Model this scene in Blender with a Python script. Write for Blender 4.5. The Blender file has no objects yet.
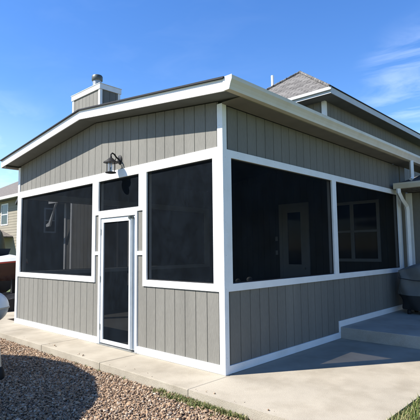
import bpy, bmesh, math, random
import numpy as np
from mathutils import Vector, Matrix
random.seed(7); rng = np.random.default_rng(7)
S = bpy.context.scene
COL = S.collection
R = math.radians

# ---------------------------------------------------------------- camera
CAMP = Vector((3.5704, -4.0182, 1.4951))
FW = Vector((-0.68401511, 0.7236598, 0.09186853)).normalized()
RT = Vector((0.72599421, 0.68761342, -0.01096326)).normalized()
UP = RT.cross(FW).normalized()
cd = bpy.data.cameras.new('camera'); cam = bpy.data.objects.new('camera', cd); COL.objects.link(cam)
M = Matrix((RT, UP, -FW)).transposed().to_4x4(); M.translation = CAMP
cam.matrix_world = M
cd.sensor_width = 36; cd.lens = 436.92/420*36; cd.clip_start = .05; cd.clip_end = 3000
S.camera = cam
S.render.resolution_x = S.render.resolution_y = 1024

# ---------------------------------------------------------------- sky and sun
SUN = Vector((-.53, -.79, 1.0)).normalized()
W = bpy.data.worlds.new('World'); S.world = W; W.use_nodes = True
nt = W.node_tree; nt.nodes.clear()
def N(t, kind, **kw):
    n = t.nodes.new(kind)
    for k, v in kw.items():
        if hasattr(n, k): setattr(n, k, v)
        else: n.inputs[k.replace('_', ' ')].default_value = v
    return n
sky = N(nt, 'ShaderNodeTexSky', sky_type='NISHITA', sun_disc=False)
sky.sun_elevation = math.asin(SUN.z); sky.sun_rotation = math.atan2(SUN.x, SUN.y) % (2*math.pi)
sky.altitude = 1600; sky.air_density = 1.35; sky.dust_density = .35; sky.ozone_density = 3.5
hs = N(nt, 'ShaderNodeHueSaturation', Saturation=1.26, Value=1.03, Hue=.511)
tc = N(nt, 'ShaderNodeTexCoord')
mp = N(nt, 'ShaderNodeMapping'); mp.inputs['Rotation'].default_value = (R(20), R(-14), R(38)); mp.inputs['Scale'].default_value = (1.3, 6.5, 15)
ns = N(nt, 'ShaderNodeTexNoise', Scale=1.3, Detail=9, Roughness=.58, Distortion=.7)
ramp = N(nt, 'ShaderNodeValToRGB'); ramp.color_ramp.elements[0].position = .47; ramp.color_ramp.elements[1].position = .78
def near(px, py, pz, a, b):
    d = N(nt, 'ShaderNodeVectorMath', operation='DOT_PRODUCT'); nt.links.new(tc.outputs['Generated'], d.inputs[0])
    v = Vector((px, py, pz)).normalized(); d.inputs[1].default_value = v
    m = N(nt, 'ShaderNodeMapRange'); m.inputs['From Min'].default_value = math.cos(R(b)); m.inputs['From Max'].default_value = math.cos(R(a))
    m.interpolation_type = 'SMOOTHSTEP'
    nt.links.new(d.outputs['Value'], m.inputs['Value']); return m
m1 = near(-.26, 1.0, .32, 1, 11); m2 = near(-1.1, .36, .12, 2, 15); m3 = near(-.95, .75, .45, 2, 22)
def mth(op, a, b):
    n = N(nt, 'ShaderNodeMath', operation=op)
    for i, x in enumerate((a, b)):
        if isinstance(x, (int, float)): n.inputs[i].default_value = x
        else: nt.links.new(x, n.inputs[i])
    return n.outputs[0]
nt.links.new(tc.outputs['Generated'], mp.inputs[0]); nt.links.new(mp.outputs[0], ns.inputs['Vector']); nt.links.new(ns.outputs['Fac'], ramp.inputs[0])
msk = mth('ADD', mth('ADD', m1.outputs[0], mth('MULTIPLY', m2.outputs[0], .7)), mth('MULTIPLY', m3.outputs[0], .06))
fac = mth('MULTIPLY', mth('MULTIPLY', ramp.outputs[0], msk), .36)
haze = mth('MULTIPLY', m2.outputs[0], .10)
fac = mth('ADD', fac, haze)
mix = N(nt, 'ShaderNodeMixRGB'); mix.inputs[2].default_value = (7.5, 8.2, 9.2, 1)
bg = N(nt, 'ShaderNodeBackground', Strength=.092); out = N(nt, 'ShaderNodeOutputWorld')
nt.links.new(sky.outputs[0], hs.inputs['Color']); nt.links.new(hs.outputs[0], mix.inputs[1]); nt.links.new(fac, mix.inputs[0])
nt.links.new(mix.outputs[0], bg.inputs[0]); nt.links.new(bg.outputs[0], out.inputs[0])
sl = bpy.data.lights.new('sun', 'SUN'); sl.energy = 4.8; sl.angle = R(.53); sl.color = (1, .955, .89)
so = bpy.data.objects.new('sun', sl); COL.objects.link(so); so.rotation_euler = SUN.to_track_quat('Z', 'Y').to_euler(); so.location = (-10, -15, 20)
S.view_settings.view_transform = 'Standard'; S.view_settings.look = 'None'; S.view_settings.exposure = 1.33; S.view_settings.gamma = 1
S.view_settings.use_curve_mapping = False
S.render.engine = 'CYCLES'
S.cycles.transparent_max_bounces = 16; S.cycles.max_bounces = 8

# ---------------------------------------------------------------- materials
def mat(name, col, rough=.7, var=.0, vscale=3, bump=.0, bscale=60, metal=0, spec=.5, stretch=None, stain=None, fine=0):
    """principled with broad tonal variation, optional fine speckle, stains and bump"""
    m = bpy.data.materials.new(name); m.use_nodes = True; t = m.node_tree; b = t.nodes['Principled BSDF']
    b.inputs['Base Color'].default_value = (*col, 1); b.inputs['Roughness'].default_value = rough
    b.inputs['Metallic'].default_value = metal; b.inputs['Specular IOR Level'].default_value = spec
    co = N(t, 'ShaderNodeTexCoord'); src = co.outputs['Object']
    if stretch:
        mm = N(t, 'ShaderNodeMapping'); mm.inputs['Scale'].default_value = stretch; t.links.new(src, mm.inputs[0]); src = mm.outputs[0]
    last = None
    def layer(scale, amount, detail=6, c=None, lo=.35, hi=.65):
        nonlocal last
        n = N(t, 'ShaderNodeTexNoise', Scale=scale, Detail=detail, Roughness=.6); t.links.new(src, n.inputs['Vector'])
        r = N(t, 'ShaderNodeValToRGB'); r.color_ramp.elements[0].position = lo; r.color_ramp.elements[1].position = hi
        t.links.new(n.outputs['Fac'], r.inputs[0])
        x = N(t, 'ShaderNodeMixRGB', blend_type='MULTIPLY'); x.inputs[0].default_value = 1
        a = N(t, 'ShaderNodeMixRGB'); d = 1-amount
        a.inputs[1].default_value = (d, d, d, 1) if c is None else (*c, 1); a.inputs[2].default_value = (1+amount*.6,)*3+(1,) if c is None else (1, 1, 1, 1)
        t.links.new(r.outputs[0], a.inputs[0])
        if last is None: x.inputs[1].default_value = (*col, 1)
        else: t.links.new(last, x.inputs[1])
        t.links.new(a.outputs[0], x.inputs[2]); last = x.outputs[0]
    if var: layer(vscale, var)
    if fine: layer(bscale*1.5, fine, 3)
    if stain: layer(stain[0], 0, 8, stain[1], stain[2], stain[3])
    if last is not None: t.links.new(last, b.inputs['Base Color'])
    if bump:
        n = N(t, 'ShaderNodeTexNoise', Scale=bscale, Detail=5, Roughness=.65); t.links.new(src, n.inputs['Vector'])
        bp = N(t, 'ShaderNodeBump', Strength=bump, Distance=.01); t.links.new(n.outputs['Fac'], bp.inputs['Height']); t.links.new(bp.outputs[0], b.inputs['Normal'])
    return m
def ramp_island(name, cols, rough=.8, bump=0, attr=False):
    m = bpy.data.materials.new(name); m.use_nodes = True; t = m.node_tree; b = t.nodes['Principled BSDF']
    g = N(t, 'ShaderNodeNewGeometry'); r = N(t, 'ShaderNodeValToRGB'); r.color_ramp.interpolation = 'LINEAR'
    els = r.color_ramp.elements
    for i, c in enumerate(cols):
        e = els[i] if i < 2 else els.new(1)
        e.position = i/(len(cols)-1); e.color = (*c, 1)
    t.links.new(g.outputs['Random Per Island'], r.inputs[0])
    n = N(t, 'ShaderNodeTexNoise', Scale=90, Detail=4); x = N(t, 'ShaderNodeMixRGB', blend_type='OVERLAY'); x.inputs[0].default_value = .35
    co = N(t, 'ShaderNodeTexCoord'); t.links.new(co.outputs['Object'], n.inputs['Vector'])
    t.links.new(r.outputs[0], x.inputs[1]); t.links.new(n.outputs['Fac'], x.inputs[2]); t.links.new(x.outputs[0], b.inputs['Base Color'])
    b.inputs['Roughness'].default_value = rough; b.inputs['Specular IOR Level'].default_value = .3
    return m

SIDING = mat('greige_siding_paint', (.166, .160, .141), .78, .12, 1.6, .45, 90, stretch=(1, 1, .12), fine=.10, spec=.25)
SIDEBACK = mat('groove_paint', (.08, .078, .07), .85, .1, 3)
TRIM = mat('white_trim_paint', (.74, .745, .74), .55, .04, 4, .45, 70, stain=(3.0, (.95, .94, .91), .30, .5), spec=.35)
FASC = mat('rough_sawn_white_fascia', (.74, .745, .745), .6, .06, 6, .9, 50, stretch=(.25, 1, 1), stain=(5, (.86, .83, .78), .3, .48), spec=.3)
GUTTER = mat('almond_gutter_enamel', (.53, .485, .385), .42, .04, 3, 0, 60, stain=(2.2, (.85, .83, .78), .3, .55))
SOFFIT = mat('grey_soffit_paint', (.11, .118, .108), .8, .12, 3, .3, 60)
UNDERFASC = mat('taupe_soffit', (.15, .135, .11), .8, .12, 3, .3, 60)
DARKWALL = mat('interior_board', (.12, .125, .125), .85, .15, 1.5, .2, 40)
CONC = mat('broomed_concrete', (.335, .298, .235), .9, .12, 1.1, .55, 130, fine=.20, stain=(1.6, (.80, .79, .77), .36, .56), spec=.2)
CONC2 = mat('broomed_concrete_step', (.36, .335, .285), .9, .12, 1.4, .55, 130, fine=.20, stain=(1.7, (.82, .80, .77), .32, .52), spec=.2)
CONCEDGE = CONC
BLACK = mat('black_metal', (.009, .009, .010), .6, .2, 8, .1, 60, spec=.25)
STEEL = mat('galvanised_metal', (.34, .35, .34), .42, .2, 7, .1, 40, metal=.75)
DKSTEEL = mat('weathered_dark_metal', (.07, .08, .075), .5, .3, 9, .1, 40, metal=.5)
DOORALU = mat('white_aluminium', (.70, .74, .76), .35, .05, 5)
ROLLER = mat('pale_grey_aluminium', (.60, .63, .64), .35, .08, 6)
PVC = mat('white_plastic_pipe', (.78, .78, .78), .4, .04, 5)
VINYL = mat('window_vinyl', (.62, .63, .63), .5, .05, 4)
GREYF = mat('grey_white_fascia_paint', (.42, .44, .44), .6, .06, 5)
TAN = mat('tan_siding', (.215, .19, .14), .8, .08, 1.2, .2, 40)
TANROOF = mat('weathered_brown_shingle', (.115, .10, .085), .9, .35, 9, .6, 30, fine=.3)
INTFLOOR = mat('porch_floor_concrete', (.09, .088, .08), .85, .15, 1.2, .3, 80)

def shingle(name, col, dark, sx=5.0, sy=7.0):
    m = bpy.data.materials.new(name); m.use_nodes = True; t = m.node_tree; b = t.nodes['Principled BSDF']
    uv = N(t, 'ShaderNodeUVMap')
    br = N(t, 'ShaderNodeTexBrick'); br.inputs['Color1'].default_value = (*col, 1); br.inputs['Color2'].default_value = (*dark, 1)
    br.inputs['Mortar'].default_value = (*[c*.35 for c in dark], 1); br.inputs['Scale'].default_value = 1
    br.inputs['Brick Width'].default_value = .32; br.inputs['Row Height'].default_value = .145; br.inputs['Mortar Size'].default_value = .009; br.inputs['Bias'].default_value = -.1
    t.links.new(uv.outputs[0], br.inputs['Vector'])
    n = N(t, 'ShaderNodeTexNoise', Scale=6, Detail=8, Roughness=.7); t.links.new(uv.outputs[0], n.inputs['Vector'])
    x = N(t, 'ShaderNodeMixRGB', blend_type='OVERLAY'); x.inputs[0].default_value = .7
    t.links.new(br.outputs[0], x.inputs[1]); t.links.new(n.outputs['Fac'], x.inputs[2]); t.links.new(x.outputs[0], b.inputs['Base Color'])
    b.inputs['Roughness'].default_value = .95; b.inputs['Specular IOR Level'].default_value = .15
    bp = N(t, 'ShaderNodeBump', Strength=.9, Distance=.012); t.links.new(br.outputs['Fac'], bp.inputs['Height']); bp.invert = True
    t.links.new(bp.outputs[0], b.inputs['Normal'])
    return m
SHINGLE = shingle('grey_brown_shingle', (.155, .147, .138), (.085, .080, .075))
SHDARK = mat('shingle_edge', (.022, .022, .025), .95, .3, 12, .4, 60)

def screen_mat(name, base, t0, wrinkle=.05):
    m = bpy.data.materials.new(name); m.use_nodes = True; t = m.node_tree; b = t.nodes['Principled BSDF']
    b.inputs['Base Color'].default_value = (*base, 1); b.inputs['Roughness'].default_value = .85; b.inputs['Specular IOR Level'].default_value = .04
    o = t.nodes['Material Output']; tr = N(t, 'ShaderNodeBsdfTransparent'); mx = N(t, 'ShaderNodeMixShader')
    co = N(t, 'ShaderNodeTexCoord'); n = N(t, 'ShaderNodeTexNoise', Scale=2.3, Detail=7, Roughness=.65); t.links.new(co.outputs['Object'], n.inputs['Vector'])
    r = N(t, 'ShaderNodeMapRange'); r.inputs['From Min'].default_value = .3; r.inputs['From Max'].default_value = .7
    r.inputs['To Min'].default_value = t0-wrinkle; r.inputs['To Max'].default_value = t0+wrinkle
    t.links.new(n.outputs['Fac'], r.inputs['Value']); t.links.new(r.outputs[0], mx.inputs[0])
    st = N(t, 'ShaderNodeMapping'); st.inputs['Scale'].default_value = (2.2, 2.2, 1.5); st.inputs['Rotation'].default_value = (0, R(12), 0); t.links.new(co.outputs['Object'], st.inputs[0])
    dn = N(t, 'ShaderNodeTexNoise', Scale=1.6, Detail=9, Roughness=.72); t.links.new(st.outputs[0], dn.inputs['Vector'])
    dr_ = N(t, 'ShaderNodeValToRGB'); dr_.color_ramp.elements[0].position = .38; dr_.color_ramp.elements[1].position = .74
    dr_.color_ramp.elements[0].color = (*[c*.75 for c in base], 1); dr_.color_ramp.elements[1].color = (*[c*1.9+.001 for c in base], 1)  # random tone, lighter end put in for the mesh's sheen in sun
    t.links.new(dn.outputs['Fac'], dr_.inputs[0]); t.links.new(dr_.outputs[0], b.inputs['Base Color'])
    # weave
    w = N(t, 'ShaderNodeTexNoise', Scale=260, Detail=2); t.links.new(co.outputs['Object'], w.inputs['Vector'])
    bp = N(t, 'ShaderNodeBump', Strength=.5, Distance=.002); t.links.new(w.outputs['Fac'], bp.inputs['Height']); t.links.new(bp.outputs[0], b.inputs['Normal'])
    t.links.new(b.outputs[0], mx.inputs[1]); t.links.new(tr.outputs[0], mx.inputs[2]); t.links.new(mx.outputs[0], o.inputs[0])
    return m
SCREEN = screen_mat('charcoal_insect_screen', (.0036, .0056, .0082), .30, .015)
def glass_mat(name, tint=(.02, .025, .03)):
    m = bpy.data.materials.new(name); m.use_nodes = True; t = m.node_tree; b = t.nodes['Principled BSDF']
    b.inputs['Base Color'].default_value = (*tint, 1); b.inputs['Roughness'].default_value = .06; b.inputs['Specular IOR Level'].default_value = .3
    return m
GLASS = glass_mat('dark_window_glass')
CLEAR = bpy.data.materials.new('seeded_clear_glass'); CLEAR.use_nodes = True
_t = CLEAR.node_tree; _g = N(_t, 'ShaderNodeBsdfGlossy', Roughness=.05); _tr = N(_t, 'ShaderNodeBsdfTransparent'); _m = N(_t, 'ShaderNodeMixShader'); _m.inputs[0].default_value = .88
_t.links.new(_g.outputs[0], _m.inputs[1]); _t.links.new(_tr.outputs[0], _m.inputs[2]); _t.links.new(_m.outputs[0], _t.nodes['Material Output'].inputs[0])

# ---------------------------------------------------------------- helpers
def tag(o, label=None, cat=None, group=None, kind=None):
    if label: o['label'] = label
    if cat: o['category'] = cat
    if group: o['group'] = group
    if kind: o['kind'] = kind
    return o
def empty(name, loc, label, cat, group=None):
    o = bpy.data.objects.new(name, None); COL.objects.link(o); o.location = loc; o.empty_display_size = .2
    return tag(o, label, cat, group)
def rootloc(p):
    v = Vector((0, 0, 0))
    while p is not None: v += p.location; p = p.parent
    return v
class MB:
    def __init__(s): s.bm = bmesh.new()
    def box(s, x0, x1, y0, y1, z0, z1, bev=0):
        b = bmesh.new() if bev else s.bm
        v = [b.verts.new(p) for p in ((x0,y0,z0),(x1,y0,z0),(x1,y1,z0),(x0,y1,z0),(x0,y0,z1),(x1,y0,z1),(x1,y1,z1),(x0,y1,z1))]
        for f in ((3,2,1,0),(4,5,6,7),(0,1,5,4),(1,2,6,5),(2,3,7,6),(3,0,4,7)): b.faces.new([v[i] for i in f])
        if bev:
            bmesh.ops.bevel(b, geom=b.edges[:], offset=bev, segments=2, profile=.6, affect='EDGES'); s.merge(b)
        return s
    def merge(s, b):
        me = bpy.data.meshes.new('t'); b.to_mesh(me); b.free(); s.bm.from_mesh(me); bpy.data.meshes.remove(me)
    def prism(s, pts, d, cap=True):
        """extrude the closed polygon pts (3-D) by vector d"""
        d = Vector(d); a = [s.bm.verts.new(p) for p in pts]; b = [s.bm.verts.new(Vector(p)+d) for p in pts]
        n = len(pts)
        if cap: s.bm.faces.new(a); s.bm.faces.new(b[::-1])
        for i in range(n): s.bm.faces.new((a[i], b[i], b[(i+1) % n], a[(i+1) % n]))
        return s
    def quad(s, *pts): s.bm.faces.new([s.bm.verts.new(p) for p in pts]); return s
    def tube(s, pts, r, seg=10, cap=True, squash=None):
        pts = [Vector(p) for p in pts]; rr = r if isinstance(r, (list, tuple)) else [r]*len(pts)
        rings = []
        ref = None
        for i, p in enumerate(pts):
            a = pts[max(i-1, 0)]; b = pts[min(i+1, len(pts)-1)]; t = (b-a).normalized()
            if ref is None: ref = t.orthogonal().normalized() if abs(t.z) < .9 else Vector((1, 0, 0))
            u = (ref - t*ref.dot(t)).normalized(); v = t.cross(u); ref = u
            rings.append([s.bm.verts.new(p+u*math.cos(q)*rr[i]*(squash or 1)+v*math.sin(q)*rr[i]) for q in [2*math.pi*k/seg for k in range(seg)]])
        for A, B in zip(rings, rings[1:]):
            for k in range(seg): s.bm.faces.new((A[k], A[(k+1) % seg], B[(k+1) % seg], B[k]))
        if cap: s.bm.faces.new(rings[0][::-1]); s.bm.faces.new(rings[-1])
        return s
    def lathe(s, c, prof, seg=24):
        c = Vector(c); rings = []
        for r, z in prof:
            rings.append([s.bm.verts.new(c+Vector((math.cos(2*math.pi*k/seg)*r, math.sin(2*math.pi*k/seg)*r, z))) for k in range(seg)])
        for A, B in zip(rings, rings[1:]):
            for k in range(seg): s.bm.faces.new((A[k], A[(k+1) % seg], B[(k+1) % seg], B[k]))
        s.bm.faces.new(rings[0][::-1]); s.bm.faces.new(rings[-1]); return s
    def build(s, name, m, parent=None, smooth=False, uvplane=None, label=None):
        bmesh.ops.recalc_face_normals(s.bm, faces=s.bm.faces[:])
        if uvplane:
            o0, ua, va = [Vector(a) for a in uvplane]; uv = s.bm.loops.layers.uv.new('UVMap')
            for f in s.bm.faces:
                for l in f.loops: q = l.vert.co-o0; l[uv].uv = (q.dot(ua), q.dot(va))
        me = bpy.data.meshes.new(name)
        if parent is not None: bmesh.ops.translate(s.bm, verts=s.bm.verts[:], vec=-rootloc(parent))
        s.bm.to_mesh(me); s.bm.free(); me.materials.append(m)
        if smooth:
            me.polygons.foreach_set('use_smooth', [True]*len(me.polygons))
            try: me.set_sharp_from_angle(angle=R(38))
            except Exception: pass
        o = bpy.data.objects.new(name, me); COL.objects.link(o); o.parent = parent
        if label: o['label'] = label
        return o
def boards(mb, axis, a0, a1, plane, out, z0, z1, pitch=.2032, gap=.0095, th=.009, phase=0, breaks=()):
    """vertical grooved boards. axis 'x' or 'y'; face at plane, body goes inward (away from out). z0,z1 functions or numbers"""
    f0 = z0 if callable(z0) else (lambda s: z0); f1 = z1 if callable(z1) else (lambda s: z1)
    s = a0 - ((a0-phase) % pitch)
    cuts = []
    while s < a1:
        lo, hi = max(s+gap/2, a0), min(s+pitch-gap/2, a1)
        if hi-lo > .004:
            xs = [lo]+[b for b in breaks if lo < b < hi]+[hi]
            for p, q in zip(xs, xs[1:]): cuts.append((p, q))
        s += pitch
    for p, q in cuts:
        pts = [(p, f0(p)), (q, f0(q)), (q, f1(q)), (p, f1(p))]
        if axis == 'x': mb.prism([(u, plane, z) for u, z in pts], (0, -out*th, 0))
        else: mb.prism([(plane, u, z) for u, z in pts], (-out*th, 0, 0))
    return mb

# ---------------------------------------------------------------- ground, slabs
gz = -.10
g = MB()
X = [-900, -60, -30, -20, -12, -7, -3, 0, 3, 8, 20, 60, 900]
g.quad((-900, -900, gz-.03), (900, -900, gz-.03), (900, 900, gz-.03), (-900, 900, gz-.03))
LAWN = mat('lawn_soil_and_grass', (.085, .115, .035), .95, .35, 2.5, .8, 40, fine=.4)
tag(g.build('ground', LAWN), kind='structure')
GRAVB = mat('gravel_bed_fines', (.20, .145, .10), .95, .35, 30, 1, 60, fine=.4)
tag(MB().box(-14, 1.5, -7.5, -.66, gz-.028, gz-.012).build('gravel_bed', GRAVB), kind='structure')
tag(MB().box(-14, -6.02, -.64, 3.35, gz-.028, gz-.014).build('gravel_side_yard', GRAVB), kind='structure')
sx = [-8.3, -6.8, -5.1, -3.4, -1.7, 0.03]
for a, b in zip(sx, sx[1:]):
    tag(MB().box(a+.004, b-.004, -.65, .12, -.26, 0, .008).build('walkway_slab', CONC), kind='structure')
tag(MB().prism([(.034, -.65, -.26), (1.95, -.65, -.26), (1.95, 2.93, -.26), (-.10, 2.93, -.26), (-.10, .13, -.26), (.034, .13, -.26)], (0, 0, .26)).build('patio_slab', CONC), kind='structure')
tag(MB().box(-.10, 4.6, 2.935, 6.1, -.26, .185, .012).build('raised_patio_slab', CONC2), kind='structure')
tag(MB().box(-8.3, -6.9, .125, 3.35, -.26, -.03, .008).build('side_path', CONC), kind='structure')

# ---------------------------------------------------------------- the porch
AX, AZ, EZ = -2.95, 3.715, 3.345          # roof underside apex x, apex z, eave z
XL, XR = -6.20, .306
def under(x):
    return AZ-(AZ-EZ)*abs(x-AX)/((XR-AX) if x > AX else (AX-XL))
P = empty('screened_porch', (-3.0, 3.0, 0), 'low gabled porch with greige grooved siding, white trim and dark insect screens', 'porch')
FY = .018      # siding plane behind trim plane on the front; side wall siding plane is x=-FY
D0, D1 = -2.79, -1.743
# front siding
m = MB(); boards(m, 'x', -5.93, D0, FY, -1, .105, .985, phase=-.11); m.box(-5.93, D0, FY+.009, .11, .0, .985).build('x', SIDING, P).hide_render = False
o = COL.objects[-1]; o.name = 'lower_wall_panel'
m = MB(); boards(m, 'x', D1, -.09, FY, -1, .105, .985, phase=-.11); m.box(D1, -.09, FY+.009, .11, .0, .985).build('lower_wall_panel', SIDING, P)
for a, b in ((-2.90, D0-.002), (D1+.002, -1.61)):
    for z0, z1 in ((.985, 1.437), (1.496, 2.10)):
        MB().box(a, b, FY, .10, z0, z1).build('door_side_siding', SIDING, P)
    MB().box(a, b, .002, .10, 1.437, 1.496).build('door_side_rail', TRIM, P)
m = MB(); boards(m, 'x', -5.93, -.09, FY, -1, 2.80, lambda x: under(x)-.004, phase=-.11, breaks=(AX,))
m.prism([(-5.93, FY+.009, 2.667), (-.09, FY+.009, 2.667), (-.09, FY+.009, under(-.09)-.004), (AX, FY+.009, AZ-.004), (-5.93, FY+.009, under(-5.93)-.004)], (0, .09, 0))
m.build('gable_wall', SIDING, P)
# front trim
m = MB().box(-.09, 0, 0, .08, .002, 3.35, .003); m.build('corner_post', TRIM, P)
m = MB().box(-6.02, -5.93, 0, .08, .002, 3.345, .003); m.build('corner_post', TRIM, P)
MB().box(-5.93, -.09, .001, .10, 2.667, 2.80).build('header_trim', TRIM, P)
MB().box(-5.93, -2.90, .001, .10, .985, 1.077).build('sill_trim', TRIM, P)
MB().box(-1.61, -.09, .001, .10, .985, 1.077).build('sill_trim', TRIM, P)
MB().box(-5.93, D0, .001, .10, .004, .105).build('base_trim', TRIM, P)
MB().box(D1, -.09, .001, .10, .004, .105).build('base_trim', TRIM, P)
for a, b, z0 in ((-5.93, -5.838, 1.077), (-2.996, -2.90, 1.077), (-2.90, -2.81, 2.102), (-1.71, -1.61, 2.102), (-1.61, -1.523, 1.077), (-.18, -.09, 1.077)):
    MB().box(a, b, .001, .10, z0, 2.667).build('window_casing', TRIM, P)
nm_ = MB()
def nail(x, y, z, ax):
    if ax == 'y': nm_.tube([(x, y-.0012, z), (x, y+.002, z)], .0045, 8)
    else: nm_.tube([(x-.002, y, z), (x+.0012, y, z)], .0045, 8)
for x in np.arange(-5.8, -.2, .41):
    for z in (2.70, 2.77): nail(x, .001, z, 'y')
for z in np.arange(.2, 3.3, .41): nail(-.045+random.uniform(-.01, .01), 0, z, 'y'); nail(0, .04+random.uniform(-.01, .01), z, 'x')
for y in np.arange(.3, 5.8, .41):
    for z in (2.69, 2.745): nail(-.001, y, z, 'x')
nh_ = nm_.build('nail_heads', mat('filled_nail', (.50, .50, .48), .7), P); nh_['kind'] = 'stuff'
# screens
def screen(name, axis, a0, a1, z0, z1, plane, bead=.014, m=SCREEN):
    if axis == 'x':
        o = MB().quad((a0, plane, z0), (a1, plane, z0), (a1, plane, z1), (a0, plane, z1)).build(name, m, P)
        b = MB(); d = (plane-.006, plane+.006)
        b.box(a0, a0+bead, *d, z0, z1); b.box(a1-bead, a1, *d, z0, z1); b.box(a0+bead, a1-bead, *d, z0, z0+bead); b.box(a0+bead, a1-bead, *d, z1-bead, z1)
    else:
        o = MB().quad((plane, a0, z0), (plane, a1, z0), (plane, a1, z1), (plane, a0, z1)).build(name, m, P)
        b = MB(); d = (plane-.006, plane+.006)
        b.box(*d, a0, a0+bead, z0, z1); b.box(*d, a1-bead, a1, z0, z1); b.box(*d, a0+bead, a1-bead, z0, z0+bead); b.box(*d, a0+bead, a1-bead, z1-bead, z1)
    b.build('screen_bead', BLACK, o); return o
screen('window_screen', 'x', -5.838, -2.996, 1.077, 2.667, .035)
screen('window_screen', 'x', -1.523, -.18, 1.077, 2.667, .035)
screen('transom_screen', 'x', -2.81, -1.71, 2.165, 2.667, .035)
# door
D = MB().box(D0, D0+.055, -.004, .09, .012, 2.10, .003).box(D1-.045, D1, -.004, .09, .012, 2.10, .003).box(D0+.055, D1-.045, -.003, .088, 2.045, 2.10).build('door_frame', TRIM, P)
MB().box(-2.81, -1.71, .003, .10, 2.102, 2.165).build('header_trim', TRIM, P)
Dd = MB().box(D0+.062, D0+.125, .012, .045, .03, 2.035, .003).box(-1.94, D1-.05, .012, .045, .03, 2.035, .003).box(D0+.125, -1.94, .014, .043, 1.97, 2.035).box(D0+.125, -1.94, .014, .043, .03, .085).build('screen_door', DOORALU, P)
o = MB().quad((D0+.125, .03, .085), (-1.94, .03, .085), (-1.94, .03, 1.97), (D0+.125, .03, 1.97)).build('door_screen', SCREEN, Dd)
MB().tube([(-1.868, -.022, .05), (-1.868, -.022, 1.99)], .028, 14).build('roller_tube', ROLLER, Dd, True)
MB().tube([(-1.868, -.022, 1.99), (-1.868, -.022, 2.03)], .042, 14).build('tube_cap', DKSTEEL, Dd, True)
MB().box(-1.935, -1.915, -.03, .012, .98, 1.16, .004).build('handle', BLACK, Dd)
for z in (.28, 1.05, 1.82): MB().tube([(D0+.058, .004, z-.045), (D0+.058, .004, z+.045)], .009, 8).build('hinge', STEEL, Dd, True)
MB().box(D0, D1, -.012, .12, .002, .014).build('threshold', STEEL, P)
# right side wall (x=0)
m = MB(); boards(m, 'y', .08, 2.962, -FY, 1, .10, .985, phase=.115); boards(m, 'y', 2.962, 5.9, -FY, 1, .285, .985, phase=.115)
m.box(-.11, -FY-.009, .081, 5.985, .0, .985).build('side_wall_panel', SIDING, P)
m = MB(); boards(m, 'y', .08, 5.985, -FY, 1, 2.766, 3.335, phase=.115); m.box(-.11, -FY-.009, .081, 5.985, 2.667, 3.335).build('side_wall_upper_panel', SIDING, P)
MB().box(-.10, -.001, .08, 5.985, 2.667, 2.766).build('side_header_trim', TRIM, P)
MB().box(-.10, -.001, .08, 5.985, .985, 1.077).build('side_sill_trim', TRIM, P)
MB().box(-.10, -.001, .08, 2.93, .004, .10).build('side_base_trim', TRIM, P)
MB().box(-.10, -.0005, 2.895, 2.932, .101, .285).build('side_base_riser', TRIM, P)
MB().box(-.10, -.001, 2.932, 5.985, .187, .285).build('side_base_trim', TRIM, P)
for a, b in ((.08, .162), (2.812, 2.955), (5.789, 5.985)):
    MB().box(-.10, -.001, a, b, 1.077, 2.667).build('side_window_casing', TRIM, P)
screen('side_window_screen', 'y', .162, 2.812, 1.077, 2.667, -.035)
screen('side_window_screen', 'y', 2.955, 5.789, 1.077, 2.667, -.035)
# far side wall (x=-6.02)
m = MB(); boards(m, 'y', .08, 5.985, -6.02+FY, -1, .0, .985); boards(m, 'y', .08, 5.985, -6.02+FY, -1, 2.80, 3.33)
m.box(-6.02+FY+.009, -5.92, .081, 5.985, 0, .985).box(-6.02+FY+.009, -5.92, .081, 5.985, 2.80, 3.33).build('far_wall_panel', SIDING, P)
m = MB().box(-6.019, -5.92, .08, 5.985, 2.667, 2.80).box(-6.019, -5.92, .08, 5.985, .985, 1.077)
for a, b in ((.08, .17), (2.95, 3.05), (5.8, 5.985)): m.box(-6.019, -5.92, a, b, 1.077, 2.667)
m.build('far_wall_trim', TRIM, P)
screen('far_window_screen', 'y', .17, 2.95, 1.077, 2.667, -5.985)
screen('far_window_screen', 'y', 3.05, 5.8, 1.077, 2.667, -5.985)
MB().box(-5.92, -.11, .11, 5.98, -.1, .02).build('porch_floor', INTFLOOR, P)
# roof deck, soffits, fascia, shingles
Y0, Y1 = -.30, 6.0
T = .155
def roofpoly(y, x0, x1, lo, hi):
    pts = [(x0, y, under(x0)+lo)]
    if x0 < AX < x1: pts.append((AX, y, AZ+lo))
    pts.append((x1, y, under(x1)+lo)); pts.append((x1, y, under(x1)+hi))
    if x0 < AX < x1: pts.append((AX, y, AZ+hi))
    pts.append((x0, y, under(x0)+hi)); return pts
MB().prism(roofpoly(Y0+.02, XL+.02, XR-.0, .012, T), (0, Y1-Y0-.02, 0)).build('soffit', SOFFIT, P)
for fx0, fx1 in ((XL, -5.2), (-5.1975, -1.55), (-1.5475, XR)):
    MB().prism(roofpoly(Y0, fx0, fx1, 0, T), (0, .02, 0)).build('fascia', FASC, P)
MB().prism(roofpoly(Y0-.025, XL-.03, XR+.01, T+.002, T+.014), (0, Y1-Y0+.02, 0)).build('roof_shingles', SHDARK, P)
MB().prism(roofpoly(Y0-.032, XL-.02, XR+.004, T-.010, T+.001), (0, .03, 0)).build('drip_edge', BLACK, P)
MB().box(.0, XR, .0, 8.5, 3.338, 3.355).build('eave_soffit', UNDERFASC, P)
MB().box(XL, -6.02, -.28, 6.0, 3.33, 3.356).build('eave_soffit', UNDERFASC, P)
MB().box(XL-.02, XL, -.30, 6.0, 3.335, 3.50).build('eave_fascia', FASC, P)
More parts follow.
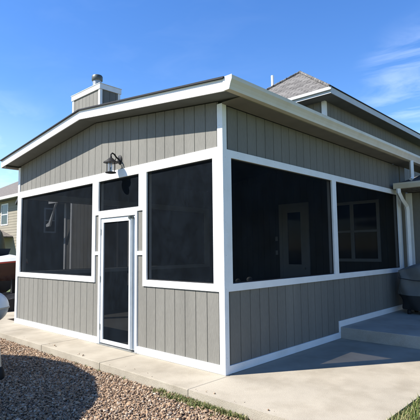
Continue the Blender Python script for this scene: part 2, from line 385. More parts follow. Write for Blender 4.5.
# K profile gutter, open trough with lip
gp = [(XR, 3.350), (XR+.075, 3.352), (XR+.083, 3.385), (XR+.098, 3.425), (XR+.118, 3.462), (XR+.121, 3.492), (XR+.121, 3.507), (XR+.108, 3.507), (XR+.108, 3.49), (XR+.104, 3.466), (XR+.085, 3.43), (XR+.069, 3.363), (XR+.008, 3.360), (XR+.008, 3.50), (XR, 3.50)]
MB().prism([(x, -.305, z) for x, z in gp], (0, 8.8, 0)).build('gutter', GUTTER, P)
MB().prism([(x, -.308, z) for x, z in ((XR-.012, 3.345), (XR+.078, 3.347), (XR+.102, 3.42), (XR+.123, 3.465), (XR+.124, 3.512), (XR-.012, 3.512))], (0, .003, 0)).build('gutter_end_cap', FASC, P)

# ---------------------------------------------------------------- house
H = empty('house', (-3, 9, 0), 'main house behind the porch with grey siding, upper storey, chimney chase and shingled roof', 'house')
HY = 6.0
m = MB(); boards(m, 'x', -6.0, 0, HY+.0, -1, 0, 3.4, phase=.05); m.box(-6.0, -.001, HY+.011, 6.3, 0, 3.4).build('back_wall', SIDING, H)
# window and door in the back wall, seen through the screens
def hwindow(x0, x1, z0, z1, y, parent, rail=True, mull=None, name='window', fm=VINYL):
    w = .07
    f = MB().box(x0, x1, y-.03, y-.002, z1-w, z1).box(x0, x1, y-.03, y-.002, z0, z0+w).box(x0, x0+w, y-.03, y-.002, z0+w, z1-w).box(x1-w, x1, y-.03, y-.002, z0+w, z1-w)
    if rail: f.box(x0+w, x1-w, y-.025, y-.002, (z0+z1)/2-.025, (z0+z1)/2+.025)
    if mull: f.box(mull-.045, mull+.045, y-.028, y-.002, z0+w, z1-w)
    f = f.build(name, fm, parent)
    MB().box(x0+w, x1-w, y-.014, y-.004, z0+w, z1-w).build('pane', GLASS, f); return f
hwindow(-1.75, -.50, 1.19, 2.63, HY, H, mull=-1.17)
dd = MB().box(-3.27, -3.17, HY-.04, HY-.002, .02, 2.72).box(-2.45, -2.35, HY-.04, HY-.002, .02, 2.72).box(-3.17, -2.45, HY-.04, HY-.002, 2.63, 2.72).build('door_casing', VINYL, H)
dr = MB().box(-3.17, -3.0, HY-.025, HY-.003, .02, 2.63).box(-2.60, -2.45, HY-.025, HY-.003, .02, 2.63).box(-3.0, -2.60, HY-.025, HY-.003, 2.48, 2.63).box(-3.0, -2.60, HY-.025, HY-.003, .02, 1.1).build('back_door', VINYL, H)
MB().box(-3.0, -2.60, HY-.015, HY-.005, 1.1, 2.48).build('pane', GLASS, dr)
MB().tube([(-2.50, HY-.06, 1.0), (-2.50, HY-.03, 1.0)], .03).build('handle', STEEL, dr, True)
for z in (1.73, 1.35): MB().box(-3.42, -3.34, HY-.012, HY-.001, z, z+.12, .003).build('switch_plate', VINYL, H)
# right hand one storey part, wall at y=6.02
m = MB(); boards(m, 'x', .14, 6.0, HY+.3, -1, .0, 2.74, phase=.1); m.box(.0, 6.0, HY+.311, 6.6, 0, 2.74).build('patio_wall', SIDING, H)
MB().box(.0, .135, HY+.27, HY+.33, .0, 2.74, .003).build('corner_board', TRIM, H)
m = MB(); boards(m, 'y', 6.6, 14, 5.98, 1, .0, 2.74); m.box(.0, 5.969, 6.6, 14, 0, 2.74).build('lower_storey', SIDING, H)
MB().prism([(.05, 5.51, 2.75), (.05, 5.51, 2.86), (.05, 9.6, 3.85), (.05, 14.3, 2.86), (.05, 14.3, 2.75)], (6.3, 0, 0)).build('lower_roof', SHINGLE, H, uvplane=((0, 5.5, 2.9), (1, 0, 0), (0, .97, .24)))
gz2 = -.05
gp2 = [(5.5, 2.805), (5.42, 2.807), (5.405, 2.84), (5.385, 2.89), (5.385, 2.925), (5.395, 2.925), (5.40, 2.90), (5.43, 2.82), (5.49, 2.817), (5.49, 2.93), (5.5, 2.93)]
MB().prism([(.07, y, z+gz2) for y, z in gp2], (6.22, 0, 0)).build('lower_gutter', GUTTER, H)
MB().prism([(.07, 5.5, 2.75), (.07, 5.385, 2.75), (.07, 5.385, 2.88), (.07, 5.5, 2.88)], (-.004, 0, 0)).build('gutter_end_cap', GUTTER, H)
def downspout(pts, parent, w=.038, m=None):
    return MB().tube(pts, w, 4, squash=1.0).build('downspout', m or GUTTER, parent)
ds = downspout([(.15, 5.44, 2.76), (.15, 5.45, 2.68), (.15, 5.60, 2.56), (.14, 5.90, 2.42), (.14, 5.94, 2.32), (.14, 5.94, .35), (.18, 5.86, .24)], H, .05, TRIM)
downspout([(.37, 5.66, 3.36), (.37, 5.66, 3.0), (.37, 5.60, 2.95)], H, .045, TRIM)
# upper storey block
UX0, UX1, UY, UE = -5.27, -1.80, 6.02, 5.46
m = MB(); boards(m, 'x', UX0, UX1-.0, UY, -1, 3.3, UE+.08, phase=.1); boards(m, 'y', UY+.0, 15, UX1, 1, 3.3, UE+.08)
m.box(UX0, UX1-.011, UY+.011, 15, 3.3, UE+.08).build('upper_wall', SIDING, H)
MB().box(UX1-.09, UX1+.012, UY-.012, UY+.09, 3.3, UE+.03, .003).build('corner_board', TRIM, H)
ex0, ex1, ey = UX0-.39, UX1+.39, UY-.42
SL = .765; ez = 5.45; hw = (ex1-ex0)/2; cx = (ex0+ex1)/2; az = ez+SL*hw
def hipface(name, pts, ua, va, m=SHINGLE):
    mb = MB(); nrm = (Vector(pts[1])-Vector(pts[0])).cross(Vector(pts[2])-Vector(pts[0])).normalized()
    mb.prism(pts, -nrm*.03 if nrm.z > 0 else nrm*.03)
    return mb.build(name, m, H, uvplane=(pts[0], ua, Vector(va).normalized()))
hipface('roof_hip_face', [(ex0, ey, ez), (ex1, ey, ez), (cx, ey+hw, az)], (1, 0, 0), (0, 1, SL))
hipface('roof_slope', [(ex1, ey, ez), (ex1, 15.4, ez), (cx, 15.4, az), (cx, ey+hw, az)], (0, 1, 0), (-1, 0, SL))
hipface('roof_slope', [(ex0, 15.4, ez), (ex0, ey, ez), (cx, ey+hw, az), (cx, 15.4, az)], (0, 1, 0), (1, 0, SL))
# ridge caps
mb = MB()
for A, B in (((ex0, ey, ez), (cx, ey+hw, az)), ((ex1, ey, ez), (cx, ey+hw, az))):
    A = Vector(A); B = Vector(B); n = int((B-A).length/.16)
    for i in range(n):
        p = A.lerp(B, i/n); q = A.lerp(B, (i+1.15)/n); mb.tube([p+Vector((0, 0, .012)), q+Vector((0, 0, .03))], .038, 6)
mb.build('hip_caps', SHINGLE, H, uvplane=((0, 0, 0), (1, 0, 0), (0, 1, 0)))
MB().box(ex0, ex1, ey+.0, UY+.02, ez-.14, ez-.12).box(UX1, ex1, UY+.02, 15.4, ez-.14, ez-.12).build('upper_soffit', SOFFIT, H)
MB().box(ex0, ex1, ey-.02, ey, ez-.15, ez+.005).box(ex1, ex1+.02, ey-.02, 15.4, ez-.15, ez+.005).build('upper_fascia', GREYF, H)
MB().box(ex0, ex1+.05, ey-.07, ey-.022, ez-.08, ez+.0, .012).build('upper_gutter', GREYF, H)
MB().box(ex1+.0, ex1+.045, ey-.10, 15.4, ez+.012, ez+.03).build('upper_drip_edge', BLACK, H)
MB().tube([(-4.78, 8.0, 5.6), (-4.78, 8.0, 7.42)], .05, 12).build('vent_pipe', PVC, H, True)
MB().lathe((-4.78, 8.0, 6.88), [(.16, -.2), (.14, 0), (.075, .05), (.07, .12)], 12).build('vent_boot', PVC, H, True)
# wing on the far side with chimney chase
m = MB(); boards(m, 'x', -10.15, -6.25, 3.4, -1, -.1, 3.25, phase=0); m.box(-10.15, -6.25, 3.411, 14, -.1, 3.25)
m.build('wing_wall', SIDING, H)
MB().box(-10.25, -10.15, 3.36, 3.46, -.1, 3.2, .003).build('corner_board', TRIM, H)
MB().prism([(-10.6, 3.0, 3.15), (-10.6, 3.0, 3.32), (-10.6, 8.4, 4.5), (-10.6, 14, 3.32), (-10.6, 14, 3.15)], (4.3, 0, 0)).build('wing_roof', SHINGLE, H, uvplane=((0, 3, 3.3), (1, 0, 0), (0, .97, .24)))
MB().box(-10.62, -6.3, 2.97, 2.998, 3.13, 3.30).build('wing_fascia', FASC, H)
MB().prism([(-10.05, 2.9, 3.05), (-9.95, 2.9, 3.12), (-10.45, 2.9, 2.48), (-10.62, 2.9, 2.42), (-10.60, 2.9, 2.34), (-10.38, 2.9, 2.36)], (0, .06, 0)).build('eave_return', TRIM, H)
cx0, cx1, cy0, cy1 = -8.68, -7.14, 2.74, 3.42
m = MB(); boards(m, 'x', cx0, cx1, cy0, -1, -.1, 6.19, phase=.02); boards(m, 'y', cy0, cy1, cx1, 1, -.1, 6.19, phase=.02)
CH = m.box(cx0, cx1-.011, cy0+.011, cy1, -.1, 6.19).build('chimney', SIDING, H)
for x, y in ((cx0, cy0), (cx1, cy0), (cx1, cy1), (cx0, cy1)):
    a = .045
    MB().box(x-a+(.033 if x == cx0 else -.033), x+a+(.033 if x == cx0 else -.033), y-.012 if y == cy0 else y-.07, y+.07 if y == cy0 else y+.012, -.1, 6.19, .003).build('corner_board', TRIM, CH)
MB().box(cx0-.035, cx1+.035, cy0-.035, cy1+.035, 6.19, 6.34, .004).build('cap_trim', TRIM, CH)
MB().box(cx0-.05, cx1+.05, cy0-.05, cy1+.05, 6.342, 6.355, .004).build('cap_flashing', TRIM, CH)
fc = (-7.85, 3.08, 6.35)
MB().lathe(fc, [(.135, 0), (.135, .40)], 20).build('flue_pipe', STEEL, CH, True)
MB().lathe(fc, [(.15, .35), (.165, .37), (.165, .49), (.15, .52), (.05, .54)], 20).build('flue_cap', DKSTEEL, CH, True)

# ---------------------------------------------------------------- wall lamp by the gable
L = empty('wall_lantern', (-2.22, 0.018, 2.9), 'small black lantern lamp on the gable wall above the screen door', 'lamp')
lx, ly = -2.22, -.155
MB().lathe((0, 0, 0), [(.055, 0), (.055, .012), (.03, .028)], 20).build('backplate', BLACK, L, True)
bo = COL.objects[-1]
for v in bo.data.vertices:
    x, y, z = v.co + rootloc(L); v.co = Vector((x, -z, y*1.35)) + Vector((0, 0, .06))
arm = [(lx, .0, 2.96), (lx, -.05, 2.985), (lx, -.09, 3.03), (lx, -.13, 3.045), (lx, ly, 3.02), (lx, ly, 2.96)]
MB().tube(arm, .012, 10).build('arm', BLACK, L, True)
MB().tube([(lx, -.02, 2.93), (lx, -.06, 2.90), (lx, -.09, 2.93), (lx, -.06, 2.965)], .007, 8).build('scroll', BLACK, L, True)
MB().lathe((lx, ly, 2.90), [(.118, -.014), (.11, .0), (.06, .03), (.038, .055), (.02, .065), (.012, .10)], 20).build('hood', BLACK, L, True)
m = MB()
for k in range(4):
    a = math.pi/4+k*math.pi/2; m.tube([(lx+.06*math.cos(a), ly+.06*math.sin(a), 2.885), (lx+.06*math.cos(a), ly+.06*math.sin(a), 2.735)], .006, 6)
m.build('cage', BLACK, L)
MB().lathe((lx, ly, 2.715), [(.05, 0), (.085, .008), (.085, .02), (.06, .026)], 20).build('base', BLACK, L, True)
MB().lathe((lx, ly, 2.742), [(.048, 0), (.048, .14)], 20).build('glass_chimney', CLEAR, L, True)
MB().lathe((lx, ly, 2.742), [(.010, 0), (.010, .03), (.015, .045), (.012, .06), (.004, .07)], 10).build('bulb', STEEL, L, True)

# ---------------------------------------------------------------- covered grill on the raised patio
COVER = mat('grey_grill_cover', (.14, .142, .132), .75, .18, 3, .3, 25)
COVERD = mat('black_cover_skirt', (.014, .015, .016), .7, .2, 3, .3, 25)
G = empty('covered_grill', (.85, 5.35, .185), 'barbecue under a two tone grey and black fabric cover on the raised slab', 'grill')
def cover(name, z0, z1, mat_, shrink0, shrink1, top=False):
    mb = MB(); rings = []; nseg = 72; steps = 14
    for j in range(steps+1):
        t = j/steps; z = z0+(z1-z0)*t; s = shrink0+(shrink1-shrink0)*t; ring = []
        for k in range(nseg):
            a = 2*math.pi*k/nseg; c, si = math.cos(a), math.sin(a)
            e = 3.2; rr = (abs(c)**e+abs(si)**e)**(-1/e)
            wv = .012*math.sin(a*9+z*6)+.010*math.sin(a*17+2+z*11)+.014*math.sin(a*5-z*14)
            ring.append(mb.bm.verts.new((.87+(.74*s)*c*rr+wv*c, 5.36+(.33*s)*si*rr+wv*si, z)))
        rings.append(ring)
    if top:
        for s, dz in ((.90, .035), (.62, .075), (.25, .10)):
            rings.append([mb.bm.verts.new((.87+(v.co.x-.87)*s, 5.36+(v.co.y-5.36)*s, z1+dz+.012*math.sin(v.co.x*14))) for v in rings[steps]])
        mb.bm.faces.new(rings[-1])
    for A, B in zip(rings, rings[1:]):
        for k in range(nseg): mb.bm.faces.new((A[k], A[(k+1) % nseg], B[(k+1) % nseg], B[k]))
    for v in mb.bm.verts:
        if v.co.z > .9: v.co.z -= (v.co.z-.9)/.25*.11*max(0, min(1, (.62-v.co.x)/.5))
        v.co.y += .018*math.sin(v.co.x*13+v.co.z*9); v.co.x += .015*math.sin(v.co.z*17+v.co.y*6)
    return mb.build(name, mat_, G, True)
cover('cover_skirt', .27, .56, COVERD, .86, 1.0)
cover('cover_top', .56, 1.13, COVER, 1.004, .95, True)
for x in (.35, 1.38):
    for y in (5.15, 5.55): MB().lathe((x, y, .187), [(.035, 0), (.04, .02), (.04, .07), (.02, .09)], 10).build('caster', BLACK, G)
MB().tube([(.22, 5.03, .90), (.5, 5.02, .86), (.9, 5.015, .85)], .008, 6).build('drawstring', COVERD, G)

# ---------------------------------------------------------------- round grill at the left edge of frame
ENAMEL = mat('pale_enamel', (.62, .66, .68), .3, .08, 5, 0)
ENAMSHADE = mat('shaded_enamel', (.20, .25, .30), .35, .1, 5)  # blue-grey puts the shade of the round underside into the colour
K = empty('kettle_grill', (-2.54, -1.78, gz), 'round pale grill on splayed legs standing in the gravel at the left edge', 'grill')
kc = (-2.54, -1.78, .78)
def dome(z0, z1, r, n=8): return [(r*math.cos(z0+(z1-z0)*i/n), r*.92*math.sin(z0+(z1-z0)*i/n)) for i in range(n+1)]
MB().lathe(kc, dome(0, math.pi/2*.97, .232), 32).build('lid', ENAMEL, K, True)
MB().lathe(kc, dome(-math.pi/2*.95, -.02, .226), 32).build('bowl', ENAMSHADE, K, True)
MB().lathe((kc[0], kc[1], kc[2]-.012), [(.238, 0), (.238, .018)], 32).build('rim', STEEL, K, True)
MB().tube([(kc[0]-.07, kc[1], kc[2]+.23), (kc[0]-.05, kc[1], kc[2]+.28), (kc[0]+.05, kc[1], kc[2]+.28), (kc[0]+.07, kc[1], kc[2]+.23)], .012, 8).build('handle', BLACK, K, True)
for a in (15, 135, 255):
    c, s_ = math.cos(R(a)), math.sin(R(a))
    lg = MB().tube([(kc[0]+.14*c, kc[1]+.14*s_, .66), (kc[0]+.235*c, kc[1]+.235*s_, gz+.05)], [.022, .030], 12).build('leg', ENAMSHADE if a != 15 else STEEL, K, True)
    MB().lathe((kc[0]+.24*c, kc[1]+.24*s_, gz-.01), [(.055, 0), (.06, .03), (.05, .12), (.034, .16)], 14).build('rubber_foot', BLACK, lg, True)

# ---------------------------------------------------------------- unseen parasol added outside the frame to cast the round gravel shadow
CANV = mat('beige_canvas', (.45, .40, .32), .85, .08, 2)
U = empty('shade_parasol', (-3.75, -5.35, gz), 'wide beige parasol added out of view to shade the gravel bed', 'parasol')
uc = Vector((-3.75, -5.35, 2.75)); UR = 2.42
m = MB(); top = m.bm.verts.new(uc+Vector((0, 0, .6))); ring = [m.bm.verts.new(uc+Vector((UR*math.cos(R(11+a)), UR*.98*math.sin(R(11+a)), 0))) for a in range(0, 360, 20)]
low = [m.bm.verts.new(v.co-Vector((0, 0, .14))) for v in ring]
for i in range(len(ring)):
    j = (i+1) % len(ring); m.bm.faces.new((ring[i], ring[j], top)); m.bm.faces.new((low[i], low[j], ring[j], ring[i]))
m.build('canopy', CANV, U)
MB().tube([uc*1+Vector((0, 0, .55)), (uc.x, uc.y, gz)], .03, 12).build('pole', DKSTEEL, U, True)
MB().lathe((uc.x, uc.y, gz), [(.36, 0), (.36, .06), (.06, .10), (.05, .3)], 24).build('base', BLACK, U, True)
for a in range(0, 360, 40):
    MB().tube([uc+Vector((0, 0, .52)), uc+Vector((UR*math.cos(R(11+a)), UR*.98*math.sin(R(11+a)), -.02))], .012, 6).build('rib', DKSTEEL, U)

# ---------------------------------------------------------------- boat on its trailer, beyond the porch corner
HULL = mat('maroon_gelcoat', (.034, .012, .010), .22, .1, 3)
WHITEG = mat('white_gelcoat', (.50, .51, .52), .3, .04, 3)
BOTTOM = mat('dark_bottom_paint', (.016, .016, .018), .5, .2, 4)
B = empty('motorboat', (-11.0, 1.1, gz), 'maroon hulled motorboat with white deck, bow poking out left of the porch', 'boat')
def hull(name, lv, mt, xoff=0):
    """lv: list of (z at stern, half width factor, bow x, bow rise)"""
    mb = MB(); n = 22; rows = []
    for z, w, bx, rise in lv:
        L_, Rr = [], []
        for i in range(n+1):
            t = i/n; x = -14.2+(bx+14.2)*t; hwid = 1.05*w*(1-max(0, (t-.45)/.55)**2.3); zz = z+rise*t**2.2
            L_.append(mb.bm.verts.new((x, 1.15+hwid, zz))); Rr.append(mb.bm.verts.new((x, 1.15-hwid, zz)))
        rows.append((L_, Rr))
    for (a, b), (c, d) in zip(rows, rows[1:]):
        for i in range(n):
            mb.bm.faces.new((a[i], a[i+1], c[i+1], c[i])); mb.bm.faces.new((b[i], d[i], d[i+1], b[i+1]))
        mb.bm.faces.new((a[0], c[0], d[0], b[0]))
    bmesh.ops.remove_doubles(mb.bm, verts=mb.bm.verts[:], dist=.002)
    return mb, rows
mb, _ = hull('hull', [(.62, .78, -8.85, .10), (.80, .92, -8.62, .12), (1.03, 1.0, -8.42, .25)], HULL); mb.build('hull', HULL, B, True)
mb, _ = hull('b', [(.15, .04, -9.7, .10), (.35, .6, -9.15, .10), (.618, .77, -8.87, .10)], BOTTOM); mb.build('hull_bottom', BOTTOM, B, True)
mb, _ = hull('d', [(1.032, 1.02, -8.38, .25), (1.12, 1.0, -8.40, .25), (1.20, .80, -8.9, .22), (1.24, .02, -9.2, .20)], WHITEG); mb.build('deck', WHITEG, B, True)
mb, _ = hull('s', [(.99, 1.03, -8.39, .25), (1.03, 1.03, -8.37, .25)], mat('red_rub_rail', (.30, .03, .02), .4)); mb.build('rub_rail', bpy.data.materials['red_rub_rail'], B, True)
MB().prism([(-11.3, .45, 1.25), (-10.9, .45, 1.62), (-10.86, .45, 1.62), (-11.2, .45, 1.25)], (0, 1.4, 0)).build('windshield', GLASS, B)
TR = empty('boat_trailer', (-11.2, 1.15, gz), 'black boat trailer with tyres carrying the maroon motorboat', 'trailer')
MB().box(-14, -9.0, .45, .55, .12, .22).box(-14, -9.0, 1.75, 1.85, .12, .22).box(-9.1, -9.0, .55, 1.75, .12, .22).box(-9.0, -8.3, 1.1, 1.2, .1, .2).box(-8.95, -8.85, 1.1, 1.2, .2, .75).build('trailer_frame', BLACK, TR)
RUBBER = mat('tyre_rubber', (.02, .02, .02), .85, .2, 6)
for x in (-10.1, -10.9):
    for y in (.22, 2.0):
        w = MB().lathe((0, 0, 0), [(.18, 0), (.27, .0), (.31, .04), (.31, .14), (.27, .18), (.18, .18)], 26).build('wheel', RUBBER, TR, True)
        ax = rootloc(TR)
        for v in w.data.vertices:
            q = v.co+ax; v.co = Vector((x+q.x, y+q.z, gz+.31+q.y))-ax
for ya, yb in ((.16, .46), (1.98, 2.24)): MB().box(-11.35, -9.65, ya, yb, .53, .56, .01).build('fender', BLACK, TR)
MB().lathe((-8.32, 1.15, gz), [(.05, 0), (.05, .06), (.025, .08), (.025, .38), (.04, .39)], 10).build('jack', BLACK, TR, True)
# black sheet added to stand in for the darkness below the bow
DARKFILL = mat('black_fill_tarp', (.012, .012, .014), .6, .3, 3, .5, 12)
T_ = MB(); nn = 28
gv = [[T_.bm.verts.new((-9.35+1.2*i/nn, .25+1.6*j/8, gz+(.42+.05*math.sin(i*1.1)+.03*math.sin(i*2.3+j))*(math.sin(math.pi*min(max(j/8, .0), 1))**.25 if 0 < j < 8 else 0)*(1 if 0 < i < nn else 0))) for j in range(9)] for i in range(nn+1)]
for i in range(nn):
    for j in range(8): T_.bm.faces.new((gv[i][j], gv[i+1][j], gv[i+1][j+1], gv[i][j+1]))
tag(T_.build('dark_fill_tarp', DARKFILL, None, True), 'black tarp added to darken the ground below the boat bow', 'tarp')

# ---------------------------------------------------------------- neighbour's house
NH = empty('neighbour_house', (-25, 11, gz), 'two storey tan neighbour house with brown roof beyond the boat', 'house')
NY = 7.0; na, nb_ = -36, -19.0; nez = 4.85
m = MB().box(na, nb_, NY, 15, gz, nez); 
z = gz
for k in range(30):
    zz = gz+k*.165
    if zz < nez-.17: m.prism([(na, NY-.001, zz), (na, NY-.014, zz), (na, NY-.002, zz+.16)], (nb_-na, 0, 0))
m.build('wall', TAN, NH)
def nroof():
    o = .45; y0, y1, x0, x1 = NY-o, 15+o, na-o, nb_+o; s = .56; r = (y1-y0)/2
    mb = MB(); P_ = [(x0, y0, nez), (x1, y0, nez), (x1, y1, nez), (x0, y1, nez), (x0+r, y0+r, nez+s*r), (x1-r, y0+r, nez+s*r)]
    v = [mb.bm.verts.new(p) for p in P_]
    for f in ((0, 1, 5, 4), (1, 2, 5), (2, 3, 4, 5), (3, 0, 4), (3, 2, 1, 0)): mb.bm.faces.new([v[i] for i in f])
    mb.build('roof', TANROOF, NH)
    MB().box(x0, x1, y0-.12, y0-.002, nez-.14, nez+.02, .01).box(x1+.002, x1+.12, y0, y1, nez-.14, nez+.02, .01).build('gutter', TRIM, NH)
    MB().box(x0, x1, y0, NY-.002, nez-.13, nez-.002).build('soffit', SOFFIT, NH)
nroof()
hwindow(-25.1, -24.05, 3.19, 4.55, NY, NH, fm=TRIM); hwindow(-30.5, -29.3, 3.1, 4.5, NY, NH, fm=TRIM)
hwindow(-25.9, -24.6, .1, 2.3, NY, NH, fm=TRIM, name='patio_door')
MB().tube([(-24.9, 8.1, 5.3), (-24.9, 8.1, 6.30)], .12, 10).build('vent_pipe', DKSTEEL, NH, True)
MB().prism([(-27.6, 5.3, 2.40), (-23.2, 5.3, 2.40), (-23.2, 5.3, 2.46), (-25.4, 5.3, 3.0), (-27.6, 5.3, 2.46)], (0, 1.68, 0)).build('patio_roof', TANROOF, NH)
for x in (-27.4, -23.4): MB().box(x-.07, x+.07, 5.35, 5.49, gz, 2.40).build('patio_post', TRIM, NH)
OLIVE = mat('olive_canvas', (.10, .10, .07), .85, .2, 4, .2, 20)
CU = empty('closed_parasol', (-21.6, 5.6, gz), 'folded olive green parasol standing before the tan neighbour house', 'parasol')
MB().tube([(-21.6, 5.6, gz), (-21.6, 5.6, 2.75)], .03, 8).build('pole', DKSTEEL, CU, True)
MB().lathe((-21.6, 5.6, 0), [(.30, 1.0), (.36, 1.1), (.33, 1.5), (.24, 2.2), (.12, 2.6), (.03, 2.72)], 14).build('canopy', OLIVE, CU, True)
MB().lathe((-21.6, 5.6, gz), [(.3, 0), (.3, .08), (.05, .1)], 16).build('base', BLACK, CU, True)

DKST = mat('grey_stone', (.12, .12, .115), .9, .3, 20)
# dark detached garage seen dimly through the screens
SLATE = mat('dark_slate_siding', (.035, .045, .052), .8, .15, 2, .2, 40)
GA = empty('detached_garage', (-14.6, 7, gz), 'dark slate garage with a small window seen dimly through the left screens', 'garage')
m = MB(); m.prism([(-14.011, 3.42, gz), (-14.011, 10, gz), (-17.2, 10, gz), (-17.2, 4.68, gz)], (0, 0, 3.85)); boards(m, 'y', 3.42, 10, -14.0, 1, gz, 3.75, pitch=.3, gap=.02); m.build('wall', SLATE, GA)
MB().prism([(-13.85, 3.36, 3.76), (-13.85, 10.2, 3.76), (-17.4, 10.2, 3.76), (-17.4, 4.66, 3.76)], (0, 0, .12)).build('roof', SHDARK, GA)
f = MB()
for a in ((4.45, 4.51, 2.3, 3.35), (4.92, 4.98, 2.3, 3.35), (4.51, 4.92, 3.29, 3.35), (4.51, 4.92, 2.3, 2.36), (4.51, 4.92, 2.8, 2.84)): f.box(-13.998, -13.97, *a)
f = f.build('window', VINYL, GA); MB().box(-13.995, -13.985, 4.51, 4.92, 2.36, 3.29).build('pane', GLASS, f)
# ---------------------------------------------------------------- furniture inside the porch
WICK = mat('dark_wicker', (.055, .05, .045), .8, .3, 20, .6, 60)
CUSH = mat('grey_cushion', (.26, .27, .28), .9, .1, 4, .1, 30)
TB = empty('patio_table', (-4.4, 3.3, .02), 'dark round patio table inside the screened porch behind the door', 'table')
MB().lathe((-4.4, 3.3, .0), [(.62, .72), (.63, .73), (.63, .755), (.61, .765)], 32).build('tabletop', WICK, TB, True)
for k in range(4):
    a = math.pi/4+k*math.pi/2; MB().tube([(-4.4+.5*math.cos(a), 3.3+.5*math.sin(a), .02), (-4.4+.42*math.cos(a), 3.3+.42*math.sin(a), .72)], .025, 8).build('leg', WICK, TB)
def chair(x, y, rz, label, first=[None]):
    if first[0] is None:
        t = empty('patio_chair', (0, 0, 0), '-', 'chair', 'chairs around the porch table'); first[0] = t
        MB().box(-.26, .26, -.25, .25, .38, .42, .01).build('seat', WICK, t)
        MB().box(-.24, .24, -.23, .22, .42, .50, .03).build('seat_cushion', CUSH, t)
        MB().prism([(-.26, .22, .42), (.26, .22, .42), (.24, .34, .98), (-.24, .34, .98)], (0, .04, 0)).build('backrest', WICK, t)
        for sx_ in (-1, 1):
            MB().tube([(sx_*.25, -.24, 0), (sx_*.26, -.23, .62), (sx_*.26, .26, .66)], .018, 8).build('armrest', WICK, t, True)
            MB().tube([(sx_*.24, .28, 0), (sx_*.24, .22, .42)], .018, 8).build('leg', WICK, t, True)
    else:
        t = first[0].copy(); COL.objects.link(t)
        for ch in list(first[0].children):
            c = ch.copy(); COL.objects.link(c); c.parent = t
    t.location = (x, y, .02); t.rotation_euler = (0, 0, rz); t['label'] = label
chair(-3.9, 2.45, R(200), 'dark wicker chair nearest the screen door inside the porch')
chair(-5.2, 3.1, R(100), 'dark wicker chair at the far side of the porch table')
chair(-4.2, 4.25, R(10), 'dark wicker chair behind the porch table nearest the house')
SO = empty('porch_sofa', (-.65, 1.6, .02), 'low dark wicker sofa with its back under the side window', 'sofa')
MB().box(-1.05, -.35, .5, 2.7, .12, .40, .02).build('seat', WICK, SO)
MB().box(-.34, -.2, .5, 2.7, .12, .98, .03).build('backrest', WICK, SO)
for y in (.52, 1.25, 1.98): MB().box(-1.02, -.37, y, y+.70, .41, .54, .04).build('cushion', CUSH, SO)
for y, r_, nm in ((.36, .036, 'small pale stone on the inside sill nearest the corner post'), (.60, .044, 'larger pale stone on the inside sill beside the smaller stone')):
    s_ = MB().lathe((-.085, y, 1.078), [(r_*.6, 0), (r_*.95, r_*.35), (r_, r_*.7), (r_*.75, r_*1.15), (r_*.3, r_*1.35)], 12)
    for v in s_.bm.verts: v.co.y = y+(v.co.y-y)*1.3; v.co.x = -.085+(v.co.x+.085)*.55
    tag(s_.build('sill_stone', DKST, None, True), nm, 'stone', 'stones on the inside sill')

# ---------------------------------------------------------------- stones (uncountable)
ico = bmesh.new(); bmesh.ops.create_icosphere(ico, subdivisions=1, radius=1); 
iv = np.array([v.co[:] for v in ico.verts]); ifc = np.array([[v.index for v in f.verts] for f in ico.faces]); ico.free()
def stones(name, n, xr, yr, size, mt, zbase, keep=None):
    x = rng.uniform(*xr, n); y = rng.uniform(*yr, n)
    if keep is not None: k = keep(x, y); x, y = x[k], y[k]
    n = len(x); s = size*np.exp(rng.normal(0, .42, n)); s = np.clip(s, size*.45, size*2.6)
    z = zbase+rng.uniform(-.006, .012, n)
    jit = 1+rng.uniform(-.28, .28, (n, len(iv), 1)); asp = np.stack([rng.uniform(.9, 1.5, n), rng.uniform(.7, 1.1, n), rng.uniform(.45, .85, n)], 1)
    V = iv[None]*jit*asp[:, None]*s[:, None, None]
    a = rng.uniform(0, 2*np.pi, n); t = rng.uniform(-.6, .6, n); ca, sa, ct, st = np.cos(a), np.sin(a), np.cos(t), np.sin(t)
    X_, Y_, Z_ = V[..., 0], V[..., 1], V[..., 2]
    X2 = X_*ct[:, None]-Z_*st[:, None]; Z2 = X_*st[:, None]+Z_*ct[:, None]
    V = np.stack([X2*ca[:, None]-Y_*sa[:, None]+x[:, None], X2*sa[:, None]+Y_*ca[:, None]+y[:, None], Z2+z[:, None]], -1).reshape(-1, 3)
    F = (ifc[None]+(np.arange(n)*len(iv))[:, None, None]).reshape(-1)
    me = bpy.data.meshes.new(name); me.vertices.add(len(V)); me.vertices.foreach_set('co', V.ravel().astype(np.float32))
    me.loops.add(len(F)); me.loops.foreach_set('vertex_index', F.astype(np.int32)); nf = len(F)//3
    me.polygons.add(nf); me.polygons.foreach_set('loop_start', np.arange(nf, dtype=np.int32)*3)
    me.update(calc_edges=True); me.validate(); me.materials.append(mt)
    o = bpy.data.objects.new(name, me); COL.objects.link(o); return tag(o, kind='stuff')
ROCK = ramp_island('river_gravel_mix', [(.24, .158, .095), (.13, .08, .048), (.32, .225, .14), (.20, .118, .066), (.36, .27, .185), (.16, .11, .072), (.27, .172, .10), (.09, .062, .043), (.40, .335, .26), (.25, .16, .092)])
stones('gravel', 84000, (-6.2, 1.2), (-3.2, -.665), .0088, ROCK, gz+.0)
stones('gravel_side', 5000, (-12.5, -6.1), (-.6, 2.4), .024, ROCK, gz+.0, lambda x, y: (x < -8.32) | ((x > -6.9)) | (y > 10))

stones('loose_stones_on_slab', 26, (-5.5, 1.2), (-.64, -.52), .006, ROCK, .005)
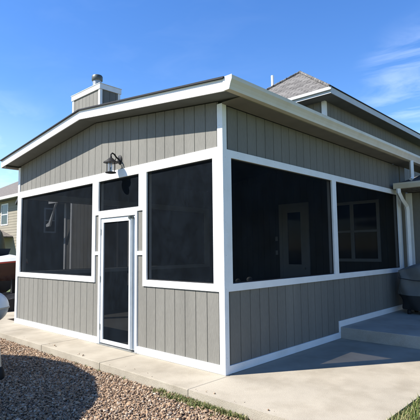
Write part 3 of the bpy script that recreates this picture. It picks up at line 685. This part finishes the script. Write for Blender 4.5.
# ---------------------------------------------------------------- grass
GRASS = ramp_island('grass_blades', [(.05, .085, .016), (.10, .13, .028), (.035, .065, .014), (.17, .17, .055), (.075, .11, .02), (.26, .22, .10), (.30, .26, .13)], .6)
def blades(name, pts, hgt, wid):
    n = len(pts); h = hgt*rng.uniform(.45, 1.25, n); a = rng.uniform(0, 2*np.pi, n); lean = rng.uniform(.1, .9, n)*h
    d = np.stack([np.cos(a), np.sin(a)], 1); s = np.stack([-d[:, 1], d[:, 0]], 1)*wid*.5
    V = np.zeros((n, 5, 3)); b = np.array(pts)
    V[:, 0, :2] = b[:, :2]-s; V[:, 1, :2] = b[:, :2]+s; V[:, 0, 2] = V[:, 1, 2] = b[:, 2]-.005
    mid = b[:, :2]+d*(lean*.3)[:, None]; V[:, 2, :2] = mid+s*.8; V[:, 3, :2] = mid-s*.8; V[:, 2, 2] = V[:, 3, 2] = b[:, 2]+h*.6
    V[:, 4, :2] = b[:, :2]+d*lean[:, None]; V[:, 4, 2] = b[:, 2]+h
    me = bpy.data.meshes.new(name); f = []
    for i in range(n): k = 5*i; f += [(k, k+1, k+2, k+3), (k+3, k+2, k+4)]
    me.from_pydata(V.reshape(-1, 3).tolist(), [], f); me.materials.append(GRASS)
    o = bpy.data.objects.new(name, me); COL.objects.link(o); return tag(o, kind='stuff')
pts = []
for i in range(34):
    cx_ = rng.uniform(-.45, .85); cy_ = -.68-abs(rng.normal(0, .05)); k = int(rng.uniform(12, 45)); sp = rng.uniform(.02, .05)
    for j in range(k): pts.append((cx_+rng.normal(0, sp), min(cy_+rng.normal(0, sp), -.658), gz))
for i in range(9):
    cx_ = rng.uniform(-3, .9); cy_ = -.70
    for j in range(10): pts.append((cx_+rng.normal(0, .02), min(cy_+rng.normal(0, .02), -.658), gz))
for i in range(26):
    cx_ = rng.uniform(-.40, .80); cy_ = -.70-abs(rng.normal(0, .03))
    for j in range(60): pts.append((cx_+rng.normal(0, .045), min(cy_+rng.normal(0, .022), -.656), gz))
blades('weeds_along_slab', pts, .038, .007)


n = 60000; px = rng.uniform(1.955, 4.2, n); py = rng.uniform(-1.6, 2.8, n)
pts = np.stack([px, py, np.full(n, -.03)], 1)
tag(MB().box(1.952, 9, -7.5, 2.84, -.2, -.03).build('lawn', LAWN), kind='structure')
blades('lawn_grass', pts, .06, .006)
